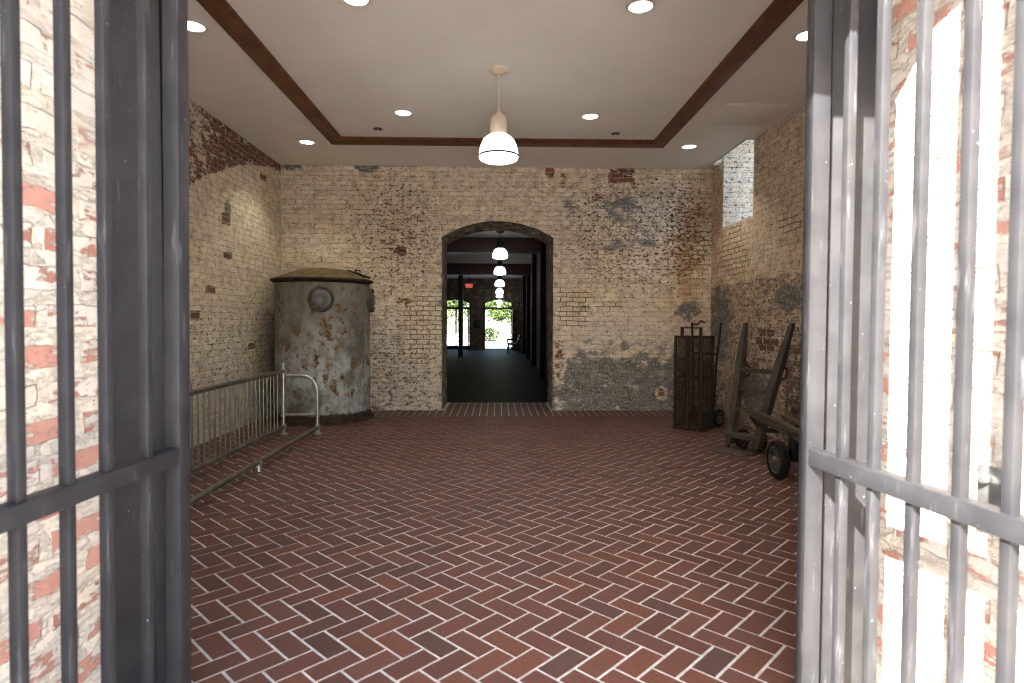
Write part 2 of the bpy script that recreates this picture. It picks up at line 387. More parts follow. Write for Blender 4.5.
# ---- far wall with the arched opening
AX0, AX1, ZS, ZA = -.945, .928, 2.915, 3.185
acx = (AX0 + AX1) / 2; ahw = (AX1 - AX0) / 2; ar = (ahw ** 2 + (ZA - ZS) ** 2) / (2 * (ZA - ZS))
def arch_z(u): return ZA - ar + math.sqrt(max(ar * ar - (u - acx) ** 2, 0))
BX = back_x; BZ = back_z
def bell(u, v, px0, py0, px1, py1, s=.6): return ellw(u, v, BX((px0 + px1) / 2), BZ((py0 + py1) / 2), (px1 - px0) / 118.6, (py1 - py0) / 118.6, s)
def mask_back(u, v):
    r, g, b, a = .18, 0., .0, .47
    st, dk, pa = 0., 0., 0.
    if u < 0:
        a += .24 * bell(u, v, 345, 165, 450, 310, .8)
        a += .12 * bell(u, v, 280, 280, 450, 420, .7)
        r += .13 * bell(u, v, 345, 170, 445, 300, .8) + .2 * bell(u, v, 390, 235, 412, 262) + .34 * bell(u, v, 394, 247, 408, 256) + .42 * bell(u, v, 392, 296, 414, 308)
        r += .2 * smooth(1.75, .9, v) + .1 * smooth(.35, 0, v)
        b = max(b, .8 * bell(u, v, 396, 284, 452, 360, .5)); b = max(b, .6 * bell(u, v, 395, 330, 430, 375, .7))
        g += .8 * rectw(u, v, BX(283), BX(304), BZ(173), BZ(160), .08) + .95 * bell(u, v, 353, 156, 381, 177, .3)
        pa = .35 * smooth(1.9, .8, v); a += .1 * smooth(1.9, .8, v)
    else:
        a += .22 * bell(u, v, 555, 165, 712, 300, .4) + .15 * bell(u, v, 660, 165, 720, 300, .5)
        r += .5 * bell(u, v, 542, 166, 554, 180, .3) + .32 * bell(u, v, 554, 170, 566, 192) + .5 * rectw(u, v, BX(606), BX(634), BZ(184), BZ(166), .06)
        r += .38 * bell(u, v, 590, 190, 602, 206, .5) + .22 * bell(u, v, 680, 180, 712, 240)
        g += .62 * bell(u, v, 588, 182, 652, 226, .9) + .5 * bell(u, v, 580, 220, 654, 266, .9) + .45 * bell(u, v, 556, 176, 580, 240) + .4 * bell(u, v, 636, 225, 660, 250)
        b = max(b, .95 * rectw(u, v, BX(684), BX(707), BZ(271), BZ(238), .12), .75 * rectw(u, v, BX(553), BX(592), BZ(330), BZ(286), .2), .6 * rectw(u, v, BX(590), BX(625), BZ(312), BZ(298), .1))
        st = max(.95 * bell(u, v, 672, 190, 702, 330, .6), .5 * bell(u, v, 690, 165, 716, 230, .7), .5 * bell(u, v, 566, 288, 590, 302), .4 * bell(u, v, 660, 280, 716, 330))
        g += .4 * smooth(BZ(318), BZ(345), v) * (1 - .35 * smooth(BX(575), BX(553), u)) + .3 * smooth(BZ(345), BZ(372), v)
        g += .7 * bell(u, v, 668, 296, 706, 326, .7) + .5 * bell(u, v, 572, 298, 600, 318, .6)
        r += .3 * bell(u, v, 552, 325, 566, 390, .7) + .2 * rectw(u, v, BX(575), BX(690), BZ(294), BZ(288), .05) + .28 * bell(u, v, 656, 384, 668, 402)
        r += .1 * smooth(BZ(330), BZ(350), v)
        g -= .5 * bell(u, v, 553, 330, 566, 386, .6) + .5 * bell(u, v, 656, 384, 668, 402)
        pa = .3 * smooth(2.4, 1.2, v) + .45 * bell(u, v, 553, 312, 672, 358, .8)
        dk = .06 * smooth(BZ(325), BZ(365), v)
    dk += (.26 if u < 0 else .1) * smooth(1.8, .2, v)  # grime plus painted-in shade towards the wall foot
    # the cleaned strip round the arch
    if AX0 - .1 < u < AX1 + .1 and v < arch_z(max(AX0, min(AX1, u))) + .09: g = max(g, .35)
    return (min(r, 1), max(0, min(g, 1)), b, min(a, 1)), (st, min(dk, 1), pa, 1)
cols = []
edges = sorted(set([round(-HW + .04 * i, 4) for i in range(int(2 * HW / .04) + 1)] + [HW, AX0, AX1]))
edges = [e for i, e in enumerate(edges) if i == 0 or e - edges[i - 1] > .004 or e in (AX0, AX1, HW)]
for u0, u1 in zip(edges, edges[1:]):
    mid = (u0 + u1) / 2
    if AX0 < mid < AX1: cols.append((u0, u1, [(arch_z(u0), arch_z(u1), ZC + .04, ZC + .04)]))
    else: cols.append((u0, u1, [(-.05, -.05, ZC + .04, ZC + .04)]))
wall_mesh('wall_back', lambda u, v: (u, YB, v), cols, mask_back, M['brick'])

# reveal of the arch (the wall is about a metre thick)
YR = YB + 1.03
rv = []; fc = []; uvs = []; m1 = []; m2 = []
prof = [(AX0, -.05 + (ZS + .05) * i / 30) for i in range(30)] + [(AX0 + (AX1 - AX0) * i / 32, arch_z(AX0 + (AX1 - AX0) * i / 32)) for i in range(33)] + [(AX1, ZS - (ZS + .05) * (i + 1) / 30) for i in range(30)]
acc = 0
for i, (x, z) in enumerate(prof):
    if i: acc += math.hypot(x - prof[i - 1][0], z - prof[i - 1][1])
    for j in range(9):
        rv.append((x, YB + (YR - YB) * j / 8, z)); uvs.append(((YR - YB) * j / 8, acc)); m1.append((.15, .55, .25, .4)); m2.append((.1, .25, 0, 1))
for i in range(len(prof) - 1):
    for j in range(8):
        k = i * 9 + j; fc.append((k, k + 1, k + 10, k + 9))
finish_wall('trim_9', rv, fc, uvs, m1, m2, M['brick'])

# ---- left wall
arc = [(2.6, -1.), (5.2, .6), (6.2, 2.3), (6.99, 2.96), (7.54, 3.27), (8.1, 3.5), (8.65, 3.7), (9.67, 3.93), (10.2, 3.98)]
def arc_z(y):
    for (a, za), (b, zb) in zip(arc, arc[1:]):
        if a <= y <= b: return za + (zb - za) * (y - a) / (b - a)
    return 0
dark_left = [(198.2, 317.3), (213.7, 291.5), (230.5, 257.5), (252.7, 347), (229.5, 219), (229.5, 224), (266, 181)]
dl = [(side_y(a), side_z(a, b)) for a, b in dark_left]
def mask_left(u, v):
    r, g, b, a = .175, 0., 0., .4; st = dk = pa = 0.
    up = smooth(-.03, .03, v - arc_z(u))
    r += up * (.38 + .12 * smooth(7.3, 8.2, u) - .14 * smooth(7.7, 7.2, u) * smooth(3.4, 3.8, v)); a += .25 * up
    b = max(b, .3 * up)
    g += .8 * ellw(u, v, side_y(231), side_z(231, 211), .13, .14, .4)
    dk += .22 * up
    for (y, z) in dl:
        w = rectw(u, v, y - .12, y + .12, z - .04, z + .04, .022); r += w * .8; dk += .5 * w
    r += .06 * smooth(2.2, 1.2, v); a += .18 * smooth(2.1, 1.3, v); pa = .25 * smooth(2.4, 1.4, v)
    r += .12 * ellw(u, v, 7.4, 1.7, .7, .3) + .12 * ellw(u, v, 7.55, 2.35, .3, .35)
    dk += .2 * smooth(1.9, .3, v) + .2 * smooth(9.2, 9.8, u) * smooth(2.4, 1.6, v)  # low grime, with shade painted into the corner by the tank
    return (min(r, 1), g, b, a), (st, min(dk, 1), pa, 1)
def side_cols(y0, y1, step=.04, hole=None, top=ZC + .1):
    ed = sorted(set([round(y0 + step * i, 4) for i in range(int((y1 - y0) / step) + 1)] + [y1] + (list(hole[:2]) if hole else [])))
    ed = [e for i, e in enumerate(ed) if i == 0 or e - ed[i - 1] > .004 or (hole and e in hole[:2])]
    out = []
    for a, b in zip(ed, ed[1:]):
        m = (a + b) / 2
        if hole and hole[0] < m < hole[1]: out.append((a, b, [(-.05, -.05, hole[2], hole[2])]))
        else: out.append((a, b, [(-.05, -.05, top, top)]))
    return out
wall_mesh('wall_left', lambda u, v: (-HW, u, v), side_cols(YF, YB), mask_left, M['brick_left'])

# ---- right wall with the high window opening
WY0, WY1, WZ = 8.49, 9.63, 3.02
dr = []
for row, (n, zz) in enumerate(((2, 1.36), (3, 1.26), (2, 1.16))):
    for k in range(n): dr.append((7.98 + (k - (n - 1) / 2) * .245, zz))
def mask_right(u, v):
    r, g, b, a = .19, 0., 0., .52; st = dk = pa = 0.
    px = 497 + HW * 600 / u; py = 321.8 - (v - 1.5) * 600 / u
    low = smooth(2.14, 2.09, v + .02 * math.sin(u * 9))
    b = max(b, .9 * ellw(px, py, 733, 256, 17, 22, .4), .8 * ellw(px, py, 790, 222, 16, 14, .4), .6 * ellw(px, py, 735, 240, 10, 40, .4))
    st = max(.55 * ellw(px, py, 716, 260, 14, 60), .25 * (1 - low), .45 * low * ellw(px, py, 725, 300, 30, 40), .3 * low)
    g += .75 * ellw(px, py, 790, 297, 14, 13, .7) + .36 * low + .5 * ellw(px, py, 758, 392, 16, 22, .6) * low + .35 * ellw(px, py, 722, 320, 12, 40)
    r += low * (.1 + .34 * smooth(782, 792, px) * smooth(330, 350, py) + .3 * ellw(px, py, 752, 376, 12, 24, .6) + .25 * ellw(px, py, 716, 390, 14, 40) + .2 * smooth(280, 276, py))
    r += .3 * ellw(px, py, 768, 360, 12, 4, .5)
    for (y, z) in dr:
        w = rectw(u, v, y - .108, y + .108, z - .034, z + .034, .02); r += w * .9; dk += .45 * w; g -= 1.2 * w
    dk += .36 * low + .2 * smooth(1.2, .2, v); a += .2 * low
    return (min(r, 1), max(0, min(g, 1)), b, min(a, 1)), (st, min(dk, 1), 0, 1)
wall_mesh('wall_right', lambda u, v: (HW, u, v), side_cols(YF, YB, .04, (WY0, WY1, WZ)), mask_right, M['brick'])
struct(MB().span((HW - .16, WY0 - .1, 4.9), (HW + 1.05, WY1 + .15, 5.0)).build('trim_14', M['ceiling']))  # unseen cover added above the window opening to block the sun
mk = lambda u, v: ((.2, .1, .15, .6), (0, .0, .9, 1))
D = .75
quad_wall('window_1', [((HW, WY1, WZ), (HW + D, WY1, WZ), (HW + D, WY1, 5.3), (HW, WY1, 5.3), D, 2.3, 0, WZ),
                       ((HW, WY0, WZ), (HW + D, WY0, WZ), (HW + D, WY0, 5.3), (HW, WY0, 5.3), D, 2.3, 0, WZ),
                       ((HW, WY0, WZ), (HW, WY1, WZ), (HW + D, WY1, WZ - .02), (HW + D, WY0, WZ - .02), 1.14, D, 0, 0)], M['brick'], mk)

# ---- wall with the gate (inner face, thick reveal, lintel) and the outside face
XO = 1.465; YFO = 1.4; ZL = 3.08
mo = lambda u, v: ((.42, 0, .1, .35), (0, 0, .8, 1))
def colsf():
    out = []
    ed = [-HW, -3., -2.4, -2., -XO, -.8, 0, .8, XO, 2., 2.4, 3., HW]
    for a, b in zip(ed, ed[1:]):
        out.append((a, b, [(ZL, ZL, ZC + .1, ZC + .1)] if -XO <= a and b <= XO else [(-.05, -.05, ZC + .1, ZC + .1)]))
    return out
wall_mesh('wall_front', lambda u, v: (u, YF, v), colsf(), lambda u, v: ((.17, 0, 0, .3), (0, 0, 0, 1)), M['brick'], .2)
YW = -1.40     # left flank's unseen run, its end set to shade the room floor
mo_l = lambda u, v: ((.55 - .12 * smooth(1.8, 2.6, v), 0, .1, .1), (0, 0, .9, 1))
mo_r = lambda u, v: ((.5, 0, .0, .1), (0, 0, 1., 1))
quad_wall('wall_entrance_left', [((-XO, YW, -.05), (-XO, YF, -.05), (-XO, YF, 3.2), (-XO, YW, 3.2), YF - YW, 3.25, 0, 0),
                                 ((-XO, YW, 3.2), (-XO, YF, 3.2), (-XO, YF, 7.5), (-XO, YW, 7.5), YF - YW, 4.3, 0, 3.25),
                                 ((-XO - .7, YW, -.05), (-XO, YW, -.05), (-XO, YW, 7.5), (-XO - .7, YW, 7.5), .7, 7.55, 0, 0)], M['brick_out'], mo_l)
quad_wall('wall_entrance_right', [((XO, .1, -.05), (XO, YF, -.05), (XO, YF, 3.2), (XO, .1, 3.2), YF - .1, 3.25, 0, 0),
                                  ((XO, .1, -.05), (XO + .7, .1, -.05), (XO + .7, .1, 7.5), (XO, .1, 7.5), .7, 7.55, 0, 0)], M['brick_out'], mo_r)
quad_wall('wall_facade', [((-XO, YFO, ZL), (XO, YFO, ZL), (XO, YFO, 7.5), (-XO, YFO, 7.5), 2 * XO, 4.5, 0, 0),
                          ((-XO, YFO, ZL), (XO, YFO, ZL), (XO, YF, ZL), (-XO, YF, ZL), 2 * XO, YF - YFO, 0, 0),
                          ((XO, YFO, 3.2), (XO + 6, YFO, 3.2), (XO + 6, YFO, 7.5), (XO, YFO, 7.5), 6, 4.3, 0, 0)], M['brick_out'], mo_l)

# steel jambs either side of the opening (a bent plate facing the outside)
for sx, nm in ((-1, 'trim_7'), (1, 'trim_8')):
    b = MB(); yp = 2.275 if sx < 0 else 2.255
    b.span((min(sx * 1.25, sx * XO), yp, -.02), (max(sx * 1.25, sx * XO), yp + .012, ZL), .002)
    b.span((min(sx * 1.25, sx * 1.262), yp, -.02), (max(sx * 1.25, sx * 1.262), yp + .14, ZL), .002)
    b.span((min(sx * 1.30, sx * 1.318), yp - .006, -.02), (max(sx * 1.30, sx * 1.318), yp + .004, ZL), .001)
    struct(b.build(nm, M['gate']))

# ------------------------------------------------------------------ floor
def clip(poly, x0, x1, y0, y1):
    for ax, lim, keep in ((0, x0, 1), (0, x1, -1), (1, y0, 1), (1, y1, -1)):
        out = []
        for i in range(len(poly)):
            a, b = poly[i - 1], poly[i]; ia = (a[ax] - lim) * keep >= 0; ib = (b[ax] - lim) * keep >= 0
            if ia != ib:
                t = (lim - a[ax]) / (b[ax] - a[ax]); out.append((a[0] + (b[0] - a[0]) * t, a[1] + (b[1] - a[1]) * t))
            if ib: out.append(b)
        poly = out
        if not poly: return []
    return poly
def floor_bricks():
    vs = []; fs = []; cs = []; rng = random.Random(3)
    w = .1187; j = .0155; q = math.sqrt(.5); ox, oy = -.0841, 2.80
    yb = YB - .62
    def color():
        t = rng.random(); k = rng.uniform(.86, 1.15)
        if t < .05: c = (.076, .037, .032)
        elif t < .3: c = (.088, .036, .028)
        elif t < .75: c = (.098, .038, .029)
        else: c = (.112, .042, .028)
        return (c[0] * k, c[1] * k, c[2] * k, 1)
    def add(poly):
        if len(poly) < 3: return
        ar_ = abs(sum(poly[i - 1][0] * poly[i][1] - poly[i][0] * poly[i - 1][1] for i in range(len(poly)))) / 2
        if ar_ < .0008: return
        c = color(); base = len(vs); n = len(poly); tz = rng.uniform(-.0008, .0008)
        for x, y in poly: vs.append((x, y, tz)); cs.append(c)
        for x, y in poly: vs.append((x, y, -.012)); cs.append(c)
        fs.append(tuple(range(base, base + n)))
        for i in range(n):
            i2 = (i + 1) % n; fs.append((base + i2, base + i, base + n + i, base + n + i2))
    def P(i, jj): return (ox + w * (i - jj) * q, oy + w * (i + jj) * q)
    n = 130
    for i in range(-n, n):
        for k in range(-n, n):
            c = (i + k) % 4
            if c == 0: a, b = i + 2, k + 1
            elif c == 2: a, b = i + 1, k + 2
            else: continue
            cx, cy = P((i + a) / 2, (k + b) / 2)
            if not (-HW - .2 < cx < HW + .2 and 2.1 < cy < yb + .3): continue
            e = j / 2 / w
            poly = [P(i + e, k + e), P(a - e, k + e), P(a - e, b - e), P(i + e, b - e)]
            add(clip(poly, -HW, HW, 2.28, yb - j))
    # border laid lengthways along the far wall and through the arch
    x = -HW
    while x < HW:
        rows = [(yb, .305), (yb + .31, .31)]
        if AX0 - .02 < x < AX1 - .08: rows += [(YB, .45), (YB + .46, .56)]
        for y, L in rows:
            x1 = x + w - j
            add([(max(x, AX0) if y >= YB else x, y), (x1, y), (x1, y + L - j), (max(x, AX0) if y >= YB else x, y + L - j)])
        x += w
    me = bpy.data.meshes.new('floor'); me.from_pydata(vs, [], fs)
    at = me.attributes.new('brickcol', 'FLOAT_COLOR', 'POINT'); at.data.foreach_set('color', [x for c in cs for x in c])
    me.materials.append(M['paver']); me.materials.append(M['grout'])
    # mortar bed in the same mesh
    bm = bmesh.new(); bm.from_mesh(me)
    for (x0, x1, y0, y1) in ((-HW, HW, 2.28, YB), (AX0, AX1, YB, YR)):
        f = bm.faces.new([bm.verts.new(p) for p in ((x0, y0, -.0035), (x1, y0, -.0035), (x1, y1, -.0035), (x0, y1, -.0035))]); f.material_index = 1
    bm.normal_update(); bm.to_mesh(me); bm.free()
    o = bpy.data.objects.new('floor', me); COL.objects.link(o); struct(o)
floor_bricks()
struct(MB().span((-14, -16, -.12), (14, 2.28, -.006)).build('ground_outside', M['concrete']))

# ------------------------------------------------------------------ ceiling, tray moulding
TX, TY0, TY1 = 2.43, 3.1, 8.88; TW = .19
b = MB()
def cq(x0, y0, x1, y1, z):
    if x1 - x0 > 1e-4 and y1 - y0 > 1e-4: b.span((x0, y0, z), (x1, y1, z + .05))
cq(-HW, YF, -TX, YB, ZC); cq(-TX, YF, TX, TY0, ZC); cq(-TX, TY1, TX, YB, ZC)
NX = 3.50; NY0, NY1 = WY0, 9.84
cq(TX, YF, HW, NY0, ZC); cq(TX, NY0, NX, NY1, ZC); cq(TX, NY1, HW, YB, ZC)
cq(-TX - .05, TY0 - .05, TX + .05, TY1 + .05, ZT)
struct(b.build('ceiling', M['ceiling']))
# lining of the light gap above the window, raised unseen to keep sun out
struct(MB().span((NX - .03, NY0 - .03, ZC + .0), (NX, NY1 + .03, 4.91)).span((NX, NY0 - .03, ZC + .05), (HW, NY0, ZC + 1.1)).build('trim_10', M['ceiling']))
# moulding: flat board, small bead to the tray
def mould(name, p, q, inw):
    p, q, inw = Vector(p), Vector(q), Vector(inw); up = Vector((0, 0, 1))
    pr = [(0, -.012), (0, .05), (TW, .05), (TW, .018), (TW - .012, .006), (TW - .03, .0), (TW - .034, -.006), (TW - .05, -.008), (.016, -.024), (.006, -.022)]
    d = (q - p).normalized(); bb = MB()
    a = [bb.bm.verts.new(p + inw * u + up * v + d * u) for u, v in pr]; c = [bb.bm.verts.new(q + inw * u + up * v - d * u) for u, v in pr]
    for k in range(len(pr)):
        k2 = (k + 1) % len(pr); bb.bm.faces.new((a[k], a[k2], c[k2], c[k]))
    bb.bm.faces.new(a[::-1]); bb.bm.faces.new(c)
    struct(bb.build(name, M['trimwood']))
mould('trim_1', (-TX, TY0, ZC), (-TX, TY1, ZC), (1, 0, 0))
mould('trim_2', (TX, TY0, ZC), (TX, TY1, ZC), (-1, 0, 0))
mould('trim_3', (-TX, TY1, ZC), (TX, TY1, ZC), (0, -1, 0))
mould('trim_4', (-TX, TY0, ZC), (TX, TY0, ZC), (0, 1, 0))

# recessed downlights
def downlight(x, y, z, label, power):
    t = thing('downlight', (x, y, z), label, 'ceiling light', 0, 'recessed ceiling downlights')
    MB().lathe([(.096, .02), (.096, -.002), (.1, -.008), (.124, -.008), (.128, -.003), (.128, .002)], 36).build('trim_ring', M['chrome_ring'], t)
    MB().lathe([(.0, -.0015), (.05, -.0015), (.097, -.001), (.097, .012), (0, .012)], 36).build('lens', M['bulb'], t)
    L = bpy.data.lights.new('downlight_lamp', 'SPOT'); L.energy = power; L.spot_size = R(112); L.spot_blend = .55; L.shadow_soft_size = .08; L.color = (1, .88, .72)
    lo = bpy.data.objects.new('lamp', L); COL.objects.link(lo); lo.parent = t; lo.location = (0, 0, -.03)
LP = 62
for x, y, z, lab in (
    (-2.77, 8.83, ZC, 'round recessed downlight in the soffit corner above the rusty tank'),
    (2.80, 8.85, ZC, 'round recessed downlight in the soffit beside the high window opening'),
    (-2.69, 5.42, ZC, 'round recessed downlight in the soffit at the upper left, cut by the dark gate'),
    (2.78, 5.42, ZC, 'round recessed downlight in the soffit at the upper right, cut by the pale gate'),
    (-1.205, 7.69, ZT, 'small recessed downlight inside the tray, left of the hanging pendant'),
    (1.17, 7.74, ZT, 'small recessed downlight inside the tray, right of the hanging pendant'),
    (-1.17, 5.016, ZT, 'recessed downlight at the top edge of the picture, left of the pendant'),
    (1.18, 5.06, ZT, 'recessed downlight at the top edge of the picture, right of the pendant')):
    downlight(x, y, z, lab, LP)

# sprinkler heads and the access panel
def sprinkler(x, y, lab):
    t = thing('sprinkler_head', (x, y, ZT), lab, 'sprinkler', 0, 'ceiling sprinkler heads')
    MB().lathe([(0, 0), (.06, 0), (.06, -.008), (.04, -.012), (0, -.012)], 20).build('cover_plate', M['port_ring'], t)
    MB().tube([(0, 0, -.008), (0, 0, -.03)], .008, 8).lathe([(0, -.03), (.02, -.03), (.02, -.033), (0, -.033)], 12).build('deflector', M['chrome_ring'], t)
sprinkler(-1.65, 8.33, 'tiny sprinkler head in the tray ceiling near the left back corner')
sprinkler(1.63, 8.42, 'tiny sprinkler head in the tray ceiling near the right back corner')
t = thing('access_panel', (3.07, 7.48, ZC), 'square white access panel hanging slightly open in the soffit by the right wall', 'ceiling panel')
MB().box((0, 0, -.013), (.74, .74, .014), Matrix.Rotation(R(.4), 3, 'X'), .002).build('panel', M['ceiling'], t)
MB().span((-.375, -.385, -.034), (.375, -.37, -.002)).span((-.385, -.385, -.006), (-.37, .38, .0)).build('edge_strip', M['white_paint'], t)

# pendant lamps
def pendant(loc, ztop, scale, label, glow, power, body, cordm):
    t = thing('pendant_lamp', loc, label, 'pendant lamp', 0, 'bell pendant lamps')   # origin at the lower rim
    s = scale
    MB().lathe([(.0, .0), (.06, -.002), (.155, .012), (.196, .03), (.205, .052), (.208, .06), (.2065, .075), (.203, .11), (.19, .165), (.165, .225), (.13, .262), (.098, .28), (.085, .284)], 48).build('shade', glow, t).scale = (s, s, s)
    MB().lathe([(.2085, .054), (.2135, .056), (.2135, .07), (.2085, .074), (.2085, .054)], 48).build('rim_band', M['band'], t).scale = (s, s, s)
    MB().lathe([(.083, .275), (.09, .282), (.09, .3), (.088, .42), (.082, .455), (.066, .482), (.04, .498), (.022, .502), (.03, .51), (.03, .522), (.014, .532), (0, .532)], 32).build('socket_housing', body, t).scale = (s, s, s)
    h = ztop - loc[2]
    MB().tube([(0, 0, .525 * s), (0, 0, h - .02)], .009, 10).build('cord', cordm, t)
    MB().lathe([(0, h - .055), (.03, h - .05), (.07, h - .04), (.1, h - .022), (.105, h), (0, h)], 32).build('canopy', body, t)
    L = bpy.data.lights.new('pendant_bulb', 'POINT'); L.energy = power; L.shadow_soft_size = .1; L.color = (1, .93, .8)
    lo = bpy.data.objects.new('bulb', L); COL.objects.link(lo); lo.parent = t; lo.location = (0, 0, -.14)
pendant((0.0, 6.35, 3.17), ZT, 1., 'white glass bell pendant hanging from the tray ceiling in the brick room', M['glow'], 18, M['cream_enamel'], M['cream_enamel'])
for k, (d, s, py) in enumerate(((15.5, .98, 259.5), (19.5, .97, 275.3), (23.5, .96, 287.), (27., .89, 294.3), (29.5, .86, 298.), (31.6, .78, 304.2))):
    lab = ('nearest of the white pendants down the dark hall, just behind the arch', 'second white pendant down the dark hall, between the two beams', 'third white pendant down the dark hall beyond the beams',
           'fourth white pendant down the dark hall, above the overlapping fifth one', 'fifth white pendant down the dark hall, under the overlapping fourth one', 'last and lowest white pendant down the hall, before the bright arched door')[k]
    pendant((.03 + .0012 * d, d, 1.5 + (321.8 - py) * d / 600), ZH, s, lab, M['glow_cool'], 5, M['darkpaint'], M['darkpaint'])

# ------------------------------------------------------------------ the hall beyond
HR, HL = 1.3, -6.5
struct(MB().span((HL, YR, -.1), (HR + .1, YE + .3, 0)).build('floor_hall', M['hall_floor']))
struct(MB().span((HL, YB + .35, ZH), (HR + .1, YE + .3, ZH + .1)).build('ceiling_hall', M['hall_ceiling']))
pm = lambda u, v: ((.2, 0, 0, .3), (0, .6, 0, 1))
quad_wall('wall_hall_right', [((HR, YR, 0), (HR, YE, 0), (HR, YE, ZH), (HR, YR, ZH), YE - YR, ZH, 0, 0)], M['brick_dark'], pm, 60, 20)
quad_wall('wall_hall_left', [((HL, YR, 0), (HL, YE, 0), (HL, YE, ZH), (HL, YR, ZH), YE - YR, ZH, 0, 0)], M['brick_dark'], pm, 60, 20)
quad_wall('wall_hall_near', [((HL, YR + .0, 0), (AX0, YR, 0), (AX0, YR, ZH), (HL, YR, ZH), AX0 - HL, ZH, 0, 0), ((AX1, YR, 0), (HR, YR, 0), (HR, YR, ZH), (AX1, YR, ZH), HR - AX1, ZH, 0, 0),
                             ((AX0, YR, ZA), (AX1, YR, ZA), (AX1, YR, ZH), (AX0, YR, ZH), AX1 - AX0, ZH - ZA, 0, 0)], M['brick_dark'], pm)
b = MB()
for y in (16.5, 20.5, 24.4, 28.2): b.span((HR - .14, y - .16, 0), (HR, y + .16, ZH))
struct(b.build('trim_11', M['dull_black']))
for k, (y0, y1, z0) in enumerate(((16.6, 17.0, 3.42), (24.0, 24.4, 3.38))):
    struct(MB().span((HL, y0, z0), (HR, y1, ZH), .01).build('trim_%d' % (12 + k), M['beam']))
t = thing('support_post', (-1.59, 25.6, 0), 'square dark post standing in the hall before the left-hand bright doorway', 'post')
MB().span((-.1, -.1, 0), (.1, .1, ZH), .012).build('shaft', M['darkpaint'], t)
MB().span((-.115, -.115, 0), (.115, .115, .1), .01).build('base_block', M['darkpaint'], t)
MB().span((-.15, -.15, ZH - .16), (.15, .15, ZH - .0), .01).build('cap_block', M['darkpaint'], t)

# end wall with two arched doorways
DO = [(-3.1, -1.46), (-.81, .82)]; DZS, DZA = 2.5, 2.74
def door_arch(x0, x1, x):
    hw = (x1 - x0) / 2; c = (x0 + x1) / 2; rr = (hw * hw + (DZA - DZS) ** 2) / (2 * (DZA - DZS)); return DZA - rr + math.sqrt(max(0, rr * rr - (x - c) ** 2))
ed = sorted(set([HL, HR] + [round(x0 + (x1 - x0) * i / 16, 4) for x0, x1 in DO for i in range(17)] + [-5.5, -4.5, -3.8]))
cols = []
for a, c in zip(ed, ed[1:]):
    m = (a + c) / 2; hit = [d for d in DO if d[0] < m < d[1]]
    if hit: cols.append((a, c, [(door_arch(*hit[0], a), door_arch(*hit[0], c), ZH, ZH)]))
    else: cols.append((a, c, [(0, 0, ZH, ZH)]))
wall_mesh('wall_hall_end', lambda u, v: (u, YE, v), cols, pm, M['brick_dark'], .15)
for i, (x0, x1) in enumerate(DO):
    b = MB()
    pr = [(x0, 0)] + [(x0 + (x1 - x0) * k / 16, door_arch(x0, x1, x0 + (x1 - x0) * k / 16)) for k in range(17)] + [(x1, 0)]
    for (ax, az), (cx, cz) in zip(pr, pr[1:]):     # reveal
        vs = [b.bm.verts.new(p) for p in ((ax, YE, az), (cx, YE, cz), (cx, YE + .3, cz), (ax, YE + .3, az))]; b.bm.faces.new(vs)
    o = struct(b.build('door_%d' % (i + 1), M['darkpaint']))
    f = MB()
    f.span((x0, YE + .1, 0), (x0 + .11, YE + .18, DZS)).span((x1 - .11, YE + .1, 0), (x1, YE + .18, DZS))
    f.span((x0, YE + .1, 2.17), (x1, YE + .18, 2.29)).span((x0, YE + .1, 0), (x1, YE + .18, .03))
    for k in range(16):
        xa, xb = x0 + (x1 - x0) * k / 16, x0 + (x1 - x0) * (k + 1) / 16
        f.bar((xa, YE + .14, door_arch(x0, x1, xa) - .025), (xb, YE + .14, door_arch(x0, x1, xb) - .025), .08, .05, (0, 1, 0))
    if i == 0: f.span((-2.32, YE + .1, 0), (-2.24, YE + .18, 2.2)).span((x1 - .2, YE + .1, 0), (x1 - .12, YE + .16, 2.2)).span((x0 + .1, YE + .1, .0), (x1 - .1, YE + .16, .2))
    f.build('door_frame', M['darkpaint'], o)
    MB().span((x0 + .02, YE + .13, 2.28), (x1 - .02, YE + .136, DZA - .02)).build('transom_pane', M['glass'], o)
# open leaf of the right-hand doorway
o = MB().span((.75, YE - .75, .02), (.79, YE + .1, 2.2)).build('door_3', M['darkpaint']); struct(o)
b = MB().span((-1.29, YE - .03, 1.15), (-.96, YE, 1.62), .006).build('notice_board', M['board'])
tag(b, 'dark notice board on the end wall between the two bright doorways', 'notice board')
t = thing('exit_sign', (-1.2, 24.9, 2.88), 'red lit exit sign hanging in the dark hall near the square post', 'exit sign')
MB().span((-.15, -.03, 0), (.15, .03, .2), .006).build('housing', M['beam'], t)
MB().tube([(0, 0, .19), (0, 0, ZH - 2.88)], .01, 8).build('hanger', M['darkpaint'], t)
cu = bpy.data.curves.new('exit_text', 'FONT'); cu.body = 'EXIT'; cu.size = .165; cu.extrude = .004; cu.align_x = 'CENTER'; cu.align_y = 'CENTER'
to = bpy.data.objects.new('tmp', cu); COL.objects.link(to)
dg = bpy.context.evaluated_depsgraph_get(); me = bpy.data.meshes.new_from_object(to.evaluated_get(dg)); bpy.data.objects.remove(to)
me.materials.clear(); me.materials.append(M['exit']); lo = bpy.data.objects.new('lettering', me); COL.objects.link(lo)
lo.parent = t; lo.location = (0, -.036, .1); lo.rotation_euler = (R(90), 0, 0)
MB().span((-.142, -.034, .012), (.142, -.031, .188)).build('face_plate', mat_emit('exit_face', (.75, .02, .012), .35), t)
n_ = MB().span((HR - .02, 29.6, 1.15), (HR - .004, 29.75, 1.32)).build('wall_notice', M['paper'])
tag(n_, 'small white notice on the right hall wall above the bench', 'notice')

